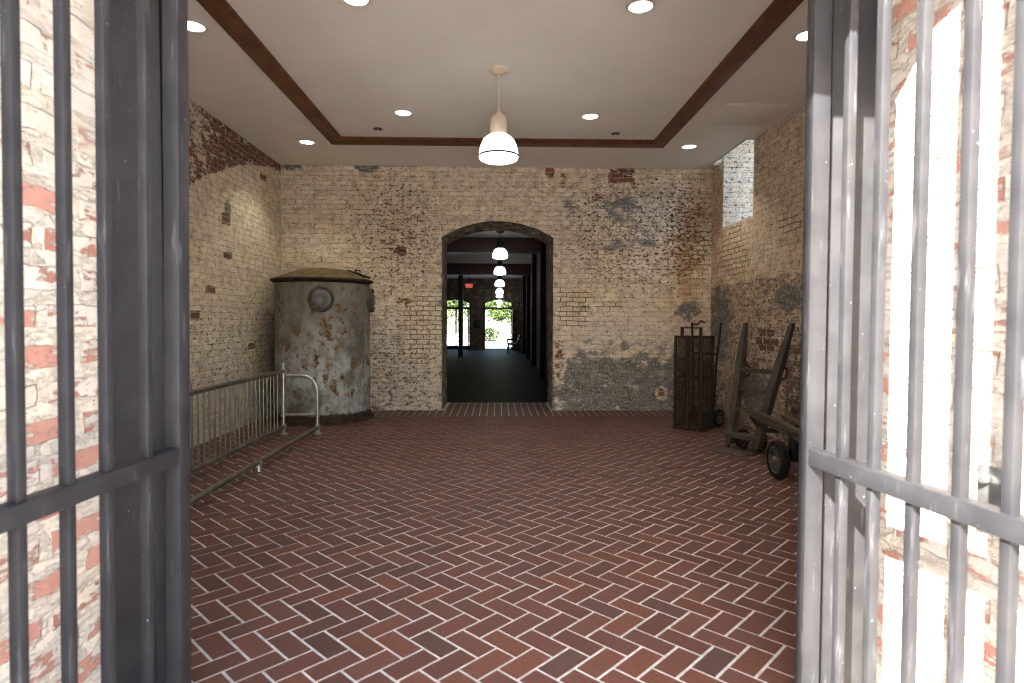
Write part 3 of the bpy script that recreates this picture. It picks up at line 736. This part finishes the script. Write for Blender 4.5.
# bench against the right wall of the hall, seen from its end
t = thing('hall_bench', (.82, 28.8, 0), 'dark slatted bench with iron ends standing by the bright doorway', 'bench')
for y in (0, 1.5):
    b = MB()
    b.tube([(-.36, y, 0), (-.33, y, .18), (-.3, y, .33), (-.34, y, .42)], .034, 8).tube([(.2, y, 0), (.16, y, .2), (.05, y, .36), (.1, y, .42)], .034, 8)
    b.tube([(-.34, y, .42), (0, y, .4), (.1, y, .42), (.2, y, .66), (.27, y, .86)], .034, 8).tube([(-.34, y, .42), (-.37, y, .55), (-.33, y, .64), (-.1, y, .63), (.16, y, .6)], .032, 8)
    b.tube([(-.3, y, .2), (0, y, .13), (.16, y, .2)], .024, 8)
    b.build('bench_end', M['iron'], t)
b = MB()
for k in range(5): b.span((-.34 + k * .09, -.03, .425), (-.27 + k * .09, 1.53, .45), .004)
b.build('seat', M['oldwood_y'], t)
b = MB()
for k in range(4): b.box((.125 + .042 * k, .75, .52 + .1 * k), (.025, 1.56, .075), Matrix.Rotation(R(18), 3, 'Y'), .004)
b.build('backrest', M['oldwood_y'], t)

# outside beyond the doors
struct(MB().span((-30, YE + .3, -.16), (30, 75, -.04)).build('ground_garden', M['concrete']))
def leafy(nm, parent, blobs, n, size, seed, hues):
    rng = random.Random(seed); vs = []; fs = []; cs = []
    for k in range(n):
        c, rad = rng.choice(blobs)
        d = Vector((rng.gauss(0, 1), rng.gauss(0, 1), rng.gauss(0, 1))).normalized() * (rng.random() ** .4)
        p = Vector(c) + Vector((d.x * rad[0], d.y * rad[1], d.z * rad[2]))
        a = Vector((rng.gauss(0, 1), rng.gauss(0, 1), rng.gauss(0, .7))).normalized(); bq = a.cross(Vector((rng.gauss(0, 1), rng.gauss(0, 1), rng.gauss(0, 1)))).normalized()
        s = size * rng.uniform(.6, 1.4); i = len(vs)
        vs += [(p - a * s)[:], (p + bq * s * .4)[:], (p + a * s)[:], (p - bq * s * .4)[:]]; fs.append((i, i + 1, i + 2, i + 3))
        h = rng.choice(hues); q = rng.uniform(.7, 1.3); cs += [(h[0] * q, h[1] * q, h[2] * q, 1)] * 4
    me = bpy.data.meshes.new(nm); me.from_pydata(vs, [], fs); at = me.attributes.new('leafcol', 'FLOAT_COLOR', 'POINT'); at.data.foreach_set('color', [x for c in cs for x in c])
    me.materials.append(M['leaves']); o = bpy.data.objects.new(nm, me); COL.objects.link(o); o.parent = parent; return o
GR = [(.025, .055, .012), (.05, .095, .02), (.1, .14, .035), (.018, .035, .01)]
def tree(x, y, lab, seed, h, blobs, lean=0, n=2500):
    t = thing('garden_tree', (x, y, -.04), lab, 'tree')
    b = MB().tube([(0, 0, -.1), (lean * .3, 0, h * .3), (lean * .7, .1, h * .65), (lean, 0, h)], [.2, .15, .11, .06], 10)
    b.tube([(lean * .5, 0, h * .45), (lean * .5 - .6, .2, h * .8), (lean - 1., .1, h)], [.09, .06, .03], 8)
    b.build('trunk', M['bark'], t); leafy('foliage', t, blobs, n, .16, seed, GR)
tree(-5.0, 45., 'leaning tree seen through the left-hand doorway of the hall', 5, 4.6, [((0, 0, 4.4), (2.4, 1.4, 1.3)), ((1.5, 0, 5.), (1.8, 1.2, 1.2)), ((1.6, 0, 3.2), (1.2, 1., .8))], 1.6, 4000)
tree(2.0, 52., 'leafy tree seen in the middle of the bright arched doorway', 8, 4.4, [((-1.2, 0, 3.2), (2.2, 1.2, 1.5)), ((0, 0, 4.6), (2.6, 1.5, 1.4)), ((-2., -.3, 2.4), (.9, .8, .8)), ((.2, 0, 2.2), (1.2, .8, .8))], -.8, 6500)
tree(-1.5, 58., 'tall dense tree behind the others beyond the bright arched doorway', 11, 6., [((0, 0, 4.5), (4.5, 1.5, 3.)), ((3, 0, 3.5), (3, 1.5, 2.5)), ((-4, 0, 3.5), (3.5, 1.5, 2.5))], .3, 9000)
for k, (x, y, lab) in enumerate(((-.6, 47.5, 'loose green shrub low in the bright arched doorway'), (-4.4, 39.5, 'low green shrub at the foot of the left-hand doorway'))):
    t = thing('garden_shrub', (x, y, -.04), lab, 'shrub')
    b = MB()
    for q in range(5): b.tube([(0, 0, -.05), (.2 * math.cos(q * 1.3), .2 * math.sin(q * 1.3), .5)], .015, 6)
    b.build('stems', M['bark'], t); leafy('foliage', t, [((0, 0, .45), (1.0, .6, .42))] if k else [((0, 0, .5), (.8, .5, .6))], 900, .09, 20 + k, GR)


# ------------------------------------------------------------------ gate leaves
def gate_leaf(name, label, P, Q, bars, stile_w, rail_t, lean=0):
    """P hinge end (x,y), Q free end; bars as y positions"""
    P, Q = Vector((*P, 0)), Vector((*Q, 0)); L = (Q - P).length; d = (Q - P) / L
    t = thing(name, P, label, 'gate', 0, 'iron gate leaves'); ang = math.atan2(d.y, d.x); t.rotation_euler = (R(lean), 0, ang)
    sgn = 1
    H0, H1 = .06, 2.88
    MB().span((0, -stile_w[1] / 2, H0), (stile_w[0], stile_w[1] / 2, H1), .004).build('hinge_stile', M['gate'], t)
    MB().span((L - .05, -.025, H0), (L, .025, H1), .004).build('free_stile', M['gate'], t)
    for z, nm in ((.1, 'bottom_rail'), (1.0, 'middle_rail'), (H1 - .03, 'top_rail')):
        MB().span((stile_w[0] * .6, -.027, z - rail_t / 2), (L - .03, .027, z + rail_t / 2), .004).build(nm, M['gate'], t)
    for s in bars:
        q = (P.y - s) / abs(d.y)
        MB().span((q - .015, -.015, H0 + .02), (q + .015, .015, H1 - .04), .003).build('bar', M['gate'], t)
    for z in (.4, 2.4): MB().tube([(-.012, 0, z - .06), (-.012, 0, z + .06)], .016, 12).build('hinge', M['gate'], t)
    return t
gate_leaf('gate_leaf', 'dark shaded iron bar gate leaf standing open along the left brick flank', (-1.206, 2.30), (-1.288, 1.06), [2.086, 1.893, 1.737, 1.571, 1.41, 1.25], (.07, .058), .06, -.5)
gate_leaf('gate_leaf', 'sunlit pale grey iron bar gate leaf standing open along the right brick flank', (1.177, 2.243), (1.312, 1.06), [2.047, 1.898, 1.740, 1.581, 1.44, 1.30, 1.16], (.05, .07), .062)
t = thing('gate_catch', (XO, 1.70, .98), 'bolted steel gate catch on the sunlit brick flank behind the pale gate', 'gate catch')
MB().span((-.012, -.07, -.1), (0, .07, .1), .002).build('back_plate', M['galv_bright'], t)
MB().span((-.05, -.085, -.11), (-.012, -.06, .1), .003).build('strap', M['iron'], t)
for y, z in ((.03, .06), (.03, -.05)):
    MB().lathe([(0, .022), (.012, .022), (.014, .01), (.014, 0), (0, 0)], 6, Matrix.Translation((-.012, y, z)) @ axis_to((-1, 0, 0)), False).build('bolt', M['galv_bright'], t)
MB().tube([(-.012, -.01, -.06), (-.05, 0, -.03), (-.06, -.02, .0)], .011, 8).build('hook', M['iron'], t)

# ------------------------------------------------------------------ rusty tank
t = thing('storage_tank', (-2.70, 9.33, 0), 'tall rusty grey riveted steel tank standing in the left back corner', 'tank')
b = MB(); b.lathe([(.702, .05), (.702, .16), (.705, .6), (.70, 1.1), (.702, 1.6), (.705, 2.06)], 96); b.build('shell', M['tank'], t)
MB().lathe([(.0, .0), (.755, .0), (.762, .006), (.762, .03), (.75, .036), (.72, .038), (.715, .06), (.715, .1), (.702, .105)], 96).build('base_flange', M['rust'], t)
MB().lathe([(.70, 2.075), (.715, 2.08), (.745, 2.098), (.758, 2.104), (.762, 2.118), (.75, 2.128), (.72, 2.13)], 96).build('rim', M['rust'], t)
MB().lathe([(.74, 2.127), (.65, 2.165), (.52, 2.22), (.41, 2.262), (.33, 2.288), (.27, 2.295), (0, 2.3)], 72).build('lid', M['tank_lid'], t)
def port(ang, z, r, nm):
    p = MB(); d = Vector((math.cos(ang), math.sin(ang), 0)); m = Matrix.Translation(d * .685 + Vector((0, 0, z))) @ axis_to(d)
    p.lathe([(0, .0), (r, .0), (r, .06), (r * .97, .07), (r * .8, .07), (r * .76, .06), (r * .74, .06)], 32, m)
    o = p.build(nm, M['port_ring'], t)
    MB().lathe([(r * .75, .05), (r * .75, .066), (r * .6, .085), (0, .095)], 32, m).build('cover_disc', M['port'], o)
    for k in range(10):
        a = 2 * PI * k / 10 + .2
        MB().lathe([(0, .09), (.012, .09), (.014, .068), (0, .066)], 6, m @ Matrix.Translation((r * .88 * math.cos(a), r * .88 * math.sin(a), 0)), False).build('bolt', M['rust'], o)
port(R(-76), 1.815, .185, 'port'); port(R(4), 1.82, .185, 'port')
b = MB()      # broken flap at the back of the lid
for a0, rr, zz, an in ((R(30), .6, 2.235, .28), (R(40), .55, 2.25, .35), (R(52), .66, 2.2, .15)):
    b.box((rr * math.cos(a0), rr * math.sin(a0), zz), (.3, .09, .018), Matrix.Rotation(a0, 3, 'Z') @ Matrix.Rotation(an, 3, 'Y'), .003)
b.tube([(.4, .3, 2.22), (.43, .34, 2.32), (.5, .34, 2.3)], .014, 8)
b.build('broken_flap', M['rust'], t)
MB().lathe([(.015, 2.24), (.015, 2.272), (.03, 2.275), (.03, 2.292), (.0, 2.295)], 12, Matrix.Translation((-.17, -.3, -.02))).build('knob', M['rust'], t)
# ------------------------------------------------------------------ pipe barrier
XP, XQ, Y1, Y0 = -2.83, -2.385, 7.96, 4.2
t = thing('pipe_barrier', (0, 0, 0), 'galvanised pipe barrier with upright balusters in front of the tank', 'barrier')
MB().tube([(XP - .01, Y0, .835), (XP, Y1, .835)], .027, 14).build('top_rail', M['galv'], t)
MB().tube([(XP - .01, Y0, .105), (XP, Y1, .105)], .026, 14).build('bottom_rail', M['galv'], t)
MB().tube([(XQ, Y0, .092), (XQ, Y1, .092)], .026, 14).build('floor_rail', M['galv'], t)
def cup(b, x, y, z, r=.04, h=.05): b.lathe([(r * .8, -h / 2), (r, -h / 2 + .005), (r, h / 2 - .005), (r * .8, h / 2)], 14, Matrix.Translation((x, y, z)))
for y in (Y1, Y0):
    b = MB().tube([(XP, y, .0), (XP, y, .945)], .022, 14)
    cup(b, XP, y, .835, .036, .07); cup(b, XP, y, .105, .036, .07); cup(b, XP, y, .26, .032, .05); cup(b, XP, y, .77, .032, .05)
    b.lathe([(0, 0), (.05, 0), (.05, .012), (.03, .025), (.024, .04)], 16, Matrix.Translation((XP, y, 0))); b.build('end_post', M['galv_bright'], t)
    pts = [(XP, y, .775), (XQ - .2, y, .775)] + [(XQ - .2 + .2 * math.sin(a), y, .575 + .2 * math.cos(a)) for a in [R(12 * k) for k in range(1, 8)]] + [(XQ, y, .55), (XQ, y, .0)]
    b = MB().tube(pts, .022, 14); cup(b, XQ, y, .1, .034, .07); cup(b, XQ, y, .26, .03, .05)
    b.lathe([(0, 0), (.05, 0), (.05, .012), (.03, .025), (.024, .04)], 16, Matrix.Translation((XQ, y, 0))); b.build('end_loop', M['galv_bright'], t)
    MB().tube([(XP, y, .26), (XQ, y, .26)], .018, 12).build('cross_bar', M['galv_bright'], t)
y = Y1 - .22; k = 0
while y > Y0 + .1:
    MB().tube([(XP, y, .105), (XP, y, .835)], .0105, 8).build('baluster', M['galv'], t); y -= .113
MB().tube([(XQ, 6.0, 0), (XQ, 6.0, .07)], [.032, .024], 14).lathe([(.033, .06), (.036, .075), (.033, .11)], 14, Matrix.Translation((XQ, 6.0, 0))).build('foot', M['galv_bright'], t)

# ------------------------------------------------------------------ mesh cage on the right
A = Vector((2.79, 8.145, 0)); e1 = (Vector((2.515, 8.41, 0)) - A).normalized(); e2 = Vector((-e1.y, e1.x, 0)); e2 = e2 if e2.x > 0 else -e2
a1, a2, CH = .39, .35, 1.31
t = thing('wire_cage', A, 'tall dark rusty wire mesh cage with a carry handle standing near the corner', 'cage', math.atan2(e2.y, e2.x))
# local: x along e2 (0..a2), y along e1 (0..a1)
for x in (0, a2):
    for y in (0, a1): MB().span((x - .016, y - .016, 0), (x + .016, y + .016, CH), .002).build('corner_post', M['cage'], t)
for z in (.03, .72, CH - .016):
    b = MB()
    for x in (0, a2): b.span((x - .013, 0, z - .014), (x + .013, a1, z + .014))
    for y in (0, a1): b.span((0, y - .013, z - .014), (a2, y + .013, z + .014))
    b.build('frame_hoop', M['cage'], t)
for x in (0, a2): MB().span((x - .012, a1 * .5 - .014, 0), (x + .012, a1 * .5 + .014, CH)).build('centre_slat', M['cage'], t)
MB().span((.0, .0, .02), (a2, a1, .035)).build('floor_plate', M['cage'], t)
def mesh_panel(o0, u, L):
    b = MB(); st = .034; H = CH; w = .0055; o0 = Vector(o0); u = Vector(u); nrm = Vector((-u.y, u.x, 0))
    k = -int(H / st)
    while k * st < L:
        for sg in (1, -1):
            s0 = k * st
            ta, tb = max(0, -s0), min(H, L - s0)
            if tb > ta:
                pa, pb = s0 + ta, s0 + tb
                if sg < 0: pa, pb = L - pa, L - pb
                b.bar(o0 + u * pa + Vector((0, 0, ta)), o0 + u * pb + Vector((0, 0, tb)), w, .003, nrm)
        k += 1
    b.build('mesh_panel', M['cage'], t)
mesh_panel((0, 0, 0), (0, 1, 0), a1); mesh_panel((a2, 0, 0), (0, 1, 0), a1); mesh_panel((0, 0, 0), (1, 0, 0), a2); mesh_panel((0, a1, 0), (1, 0, 0), a2)
b = MB()
for y in (.07, a1 - .04): b.span((.1, y - .02, CH - .01), (.125, y + .02, CH + .125))
b.span((.1, .05, CH + .105), (.125, a1 - .02, CH + .125)); b.build('carry_handle', M['cage'], t)

# iron hand truck standing behind the cage
def wheel_parts(parent, c, axis, r, w, tyre, hub, spokes=0):
    m = Matrix.Translation(c) @ axis_to(axis)
    o = MB().lathe([(r * .74, -w / 2), (r * .93, -w / 2), (r, -w * .3), (r, w * .3), (r * .93, w / 2), (r * .74, w / 2), (r * .74, -w / 2)], 40, m).build('wheel', tyre, parent)
    MB().lathe([(r * .75, -w * .42), (r * .66, -w * .42), (r * .66, w * .42), (r * .75, w * .42)], 40, m).build('rim', hub, o)
    b = MB().lathe([(0, -w * .75), (r * .18, -w * .75), (r * .22, -w * .4), (r * .22, w * .4), (r * .18, w * .75), (0, w * .75)], 20, m)
    if spokes:
        for k in range(spokes):
            a = 2 * PI * k / spokes + .3
            b.bar(m @ Vector((r * .15 * math.cos(a), r * .15 * math.sin(a), 0)), m @ Vector((r * .7 * math.cos(a), r * .7 * math.sin(a), 0)), r * .13, w * .35, axis)
    else: b.lathe([(r * .7, -w * .1), (r * .2, -w * .15), (r * .2, w * .15), (r * .7, w * .1)], 32, m)
    b.build('hub', hub, o)
    return o
t = thing('iron_hand_truck', (2.985, 8.64, 0), 'old iron hand truck with a rust-red grip mostly hidden behind the wire cage', 'hand truck', R(-52))
for s in (-1, 1):
    MB().tube([(s * .17, 0, .1), (s * .19, .03, .9), (s * .24, .06, 1.5)], .017, 8).build('side_rail', M['iron'], t)
MB().tube([(-.17, .03, .4), (.17, .03, .4)], .014, 8).build('cross_bar', M['iron'], t); MB().tube([(-.19, .04, 1.05), (.19, .04, 1.05)], .014, 8).build('cross_bar', M['iron'], t)
MB().span((-.2, -.07, .0), (.2, .02, .012)).span((-.2, .0, .0), (.2, .015, .2)).build('toe_plate', M['iron'], t)
MB().tube([(-.24, .06, 1.48), (-.15, .06, 1.47), (-.09, .06, 1.52), (-.02, .06, 1.5)], [.012, .016, .018, .012], 8).build('grip', mat_simple('red_rust_grip', (.17, .055, .03), .8, .1, .3, 20), t)
wheel_parts(t, (-.2, .1, .125), (1, 0, 0), .125, .05, M['rubber'], M['hub']); wheel_parts(t, (.2, .1, .125), (1, 0, 0), .125, .05, M['rubber'], M['hub'])
MB().tube([(-.2, .1, .125), (.2, .1, .125)], .012, 8).build('axle', M['iron'], t)

# wooden hand truck leaning by the right wall
wd = Vector((.49, -.87, 0)).normalized(); bk = Vector((.87, .49, 0)).normalized(); mid = Vector((2.85, 6.9, 0))
t = thing('wooden_hand_truck', mid, 'tall old wooden hand truck leaning back with its iron toe plate on the floor', 'hand truck')
def HP(w, back, z): return wd * w + bk * back + Vector((0, 0, z))
def shaft_pt(s, z):
    f = z / 1.5; return HP(s * (.185 + .135 * f ** 1.3), .0 + .44 * f, z)
for s in (-1, 1):
    b = MB(); zs = [.06, .35, .7, 1.0, 1.22, 1.3, 1.42, 1.5]; wid = [.075, .08, .085, .085, .075, .06, .05, .04]
    rings = []
    for z, w in zip(zs, wid):
        c = shaft_pt(s, z); q = []
        for a, bb in ((-1, -1), (1, -1), (1, 1), (-1, 1)): q.append(b.bm.verts.new(c + wd * a * w / 2 + bk * bb * w * .55))
        rings.append(q)
    for r0, r1 in zip(rings, rings[1:]):
        for k in range(4): b.bm.faces.new((r0[k], r0[(k + 1) % 4], r1[(k + 1) % 4], r1[k]))
    b.bm.faces.new(rings[0][::-1]); b.bm.faces.new(rings[-1])
    o = b.build('shaft', M['oldwood'], t)
    c = MB(); c.tube([shaft_pt(s, 1.02) + bk * .03, shaft_pt(s, .95) + bk * .16, shaft_pt(s, .86) + bk * .19, shaft_pt(s, .82) + bk * .02], .012, 8); c.build('brace', M['iron'], t)
for z, h in ((.93, .06), (.70, .05), (.46, .05)):
    MB().bar(shaft_pt(-1, z), shaft_pt(1, z), .05, h, bk, .004).build('cross_bar', M['oldwood'], t)
MB().bar(shaft_pt(-1, .17) - wd * .05, shaft_pt(1, .17) + wd * .06, .055, .15, bk, .004).build('axle_board', M['oldwood'], t)
b = MB().poly_prism([HP(-.21, -.30, 0), HP(.2, -.30, 0), HP(.2, .02, 0), HP(-.21, .02, 0)], (0, 0, .014)); b.build('toe_plate', M['hub'], t)
for s in (-1, 1): MB().bar(HP(s * .185, -.02, .01), HP(s * .185, .06, .24), .05, .012, bk).build('toe_strap', M['iron'], t)
for s in (-1, 1): wheel_parts(t, HP(s * .12, .16, .115), wd, .115, .05, M['rubber'], M['hub'])
MB().tube([HP(-.2, .16, .115), HP(.2, .16, .115)], .015, 8).build('axle', M['iron'], t)

# low platform truck on two wheels in the near right
t = thing('platform_truck', (3.02, 5.68, 0), 'low wooden platform truck on spoked black wheels half hidden behind the pale gate', 'cart')
X0 = 2.86 - 3.02; X1 = .36
def beam_side(x):
    b = MB(); ys = [1.1, 1.03, .9, .6, .2, -.4, -1.0]; hs = [.035, .055, .075, .085, .09, .09, .09]; zs = [.50, .495, .485, .47, .45, .42, .39]
    rings = [[b.bm.verts.new((x + a * w, y, z + c * h / 2)) for a, c in ((-1, -1), (1, -1), (1, 1), (-1, 1))] for y, h, z, w in zip(ys, hs, zs, [.018, .028, .034, .038, .04, .04, .04])]
    for r0, r1 in zip(rings, rings[1:]):
        for k in range(4): b.bm.faces.new((r0[k], r0[(k + 1) % 4], r1[(k + 1) % 4], r1[k]))
    b.bm.faces.new(rings[0][::-1]); b.bm.faces.new(rings[-1]); b.build('side_beam', M['oldwood_y'], t)
beam_side(X0); beam_side(X1)
for x in (X0, X1):
    MB().tube([(x, 1.0, .45), (x, .85, .38), (x, .6, .36), (x, .35, .4)], .026, 8).build('iron_strap', M['iron'], t)
for k, x in enumerate((-.05, .07, .19)):
    MB().box((x + .02, -.28, .49), (.095, 1.5, .035), Matrix.Rotation(R(3), 3, 'X'), .004).build('deck_plank', M['oldwood_y'], t)
for y in (.45, -.35): MB().span((X0, y - .04, .39), (X1, y + .04, .44), .004).build('cross_bearer', M['oldwood'], t)
for x in (-.32, .5):
    w_ = wheel_parts(t, (x, .0, .182), (1, 0, 0), .182, .075, M['rubber'], M['hub'], 6)
MB().tube([(-.36, 0, .182), (.54, 0, .182)], .016, 8).build('axle', M['iron'], t)
for x in (X0 - .01, X1): MB().span((x - .03, -.05, .17), (x + .03, .05, .42), .006).build('axle_bracket', M['iron'], t)
MB().span((-.2, -.04, .2), (.42, .05, .3), .006).build('axle_block', M['ochrewood'], t)
for x in (X0, X1): MB().span((x - .025, -.93, .0), (x + .025, -.88, .39), .004).build('leg', M['iron'], t)

# ------------------------------------------------------------------ light, sky, camera
W = bpy.data.worlds.new('sky'); S.world = W; W.use_nodes = True
nt = W.node_tree; nt.nodes.clear()
wo = nt.nodes.new('ShaderNodeOutputWorld'); bg = nt.nodes.new('ShaderNodeBackground'); sk = nt.nodes.new('ShaderNodeTexSky')
sk.sky_type = 'NISHITA'; sk.sun_disc = False; sk.sun_elevation = R(40); sk.sun_rotation = R(200); sk.air_density = 1.2; sk.dust_density = 1.5
nt.links.new(sk.outputs[0], bg.inputs[0]); bg.inputs[1].default_value = 1.1; nt.links.new(bg.outputs[0], wo.inputs[0])
sl = bpy.data.lights.new('sun', 'SUN'); sl.energy = 68; sl.angle = R(.53); sl.color = (1, .93, .83)
so = bpy.data.objects.new('sun', sl); COL.objects.link(so)
so.rotation_euler = Vector((.77, 1.06, -1.)).to_track_quat('-Z', 'Y').to_euler(); so.location = (-6, -8, 9)

cam = bpy.data.cameras.new('camera'); co = bpy.data.objects.new('camera', cam); COL.objects.link(co)
yaw = math.atan(14 / 600); pitch = math.atan(19.7 / 600)
fwd = Vector((math.sin(yaw) * math.cos(pitch), math.cos(yaw) * math.cos(pitch), -math.sin(pitch)))
co.location = (0, 0, 1.5); co.rotation_euler = (fwd.to_track_quat('-Z', 'Y').to_matrix() @ Matrix.Rotation(R(.22), 3, 'Z')).to_euler()
cam.sensor_width = 36; cam.lens = 600 / 1024 * 36; cam.clip_start = .05; cam.clip_end = 300
cam.dof.use_dof = True; cam.dof.focus_distance = 8.5; cam.dof.aperture_fstop = 2.6
S.camera = co
S.view_settings.view_transform = 'Standard'; S.view_settings.look = 'None'; S.view_settings.gamma = 1; S.view_settings.exposure = 0
S.view_settings.use_curve_mapping = False
S.cycles.max_bounces = 8; S.cycles.diffuse_bounces = 5; S.cycles.use_denoising = True; S.cycles.denoising_prefilter = 'NONE'; S.cycles.filter_width = 1.15; S.cycles.sample_clamp_indirect = 6
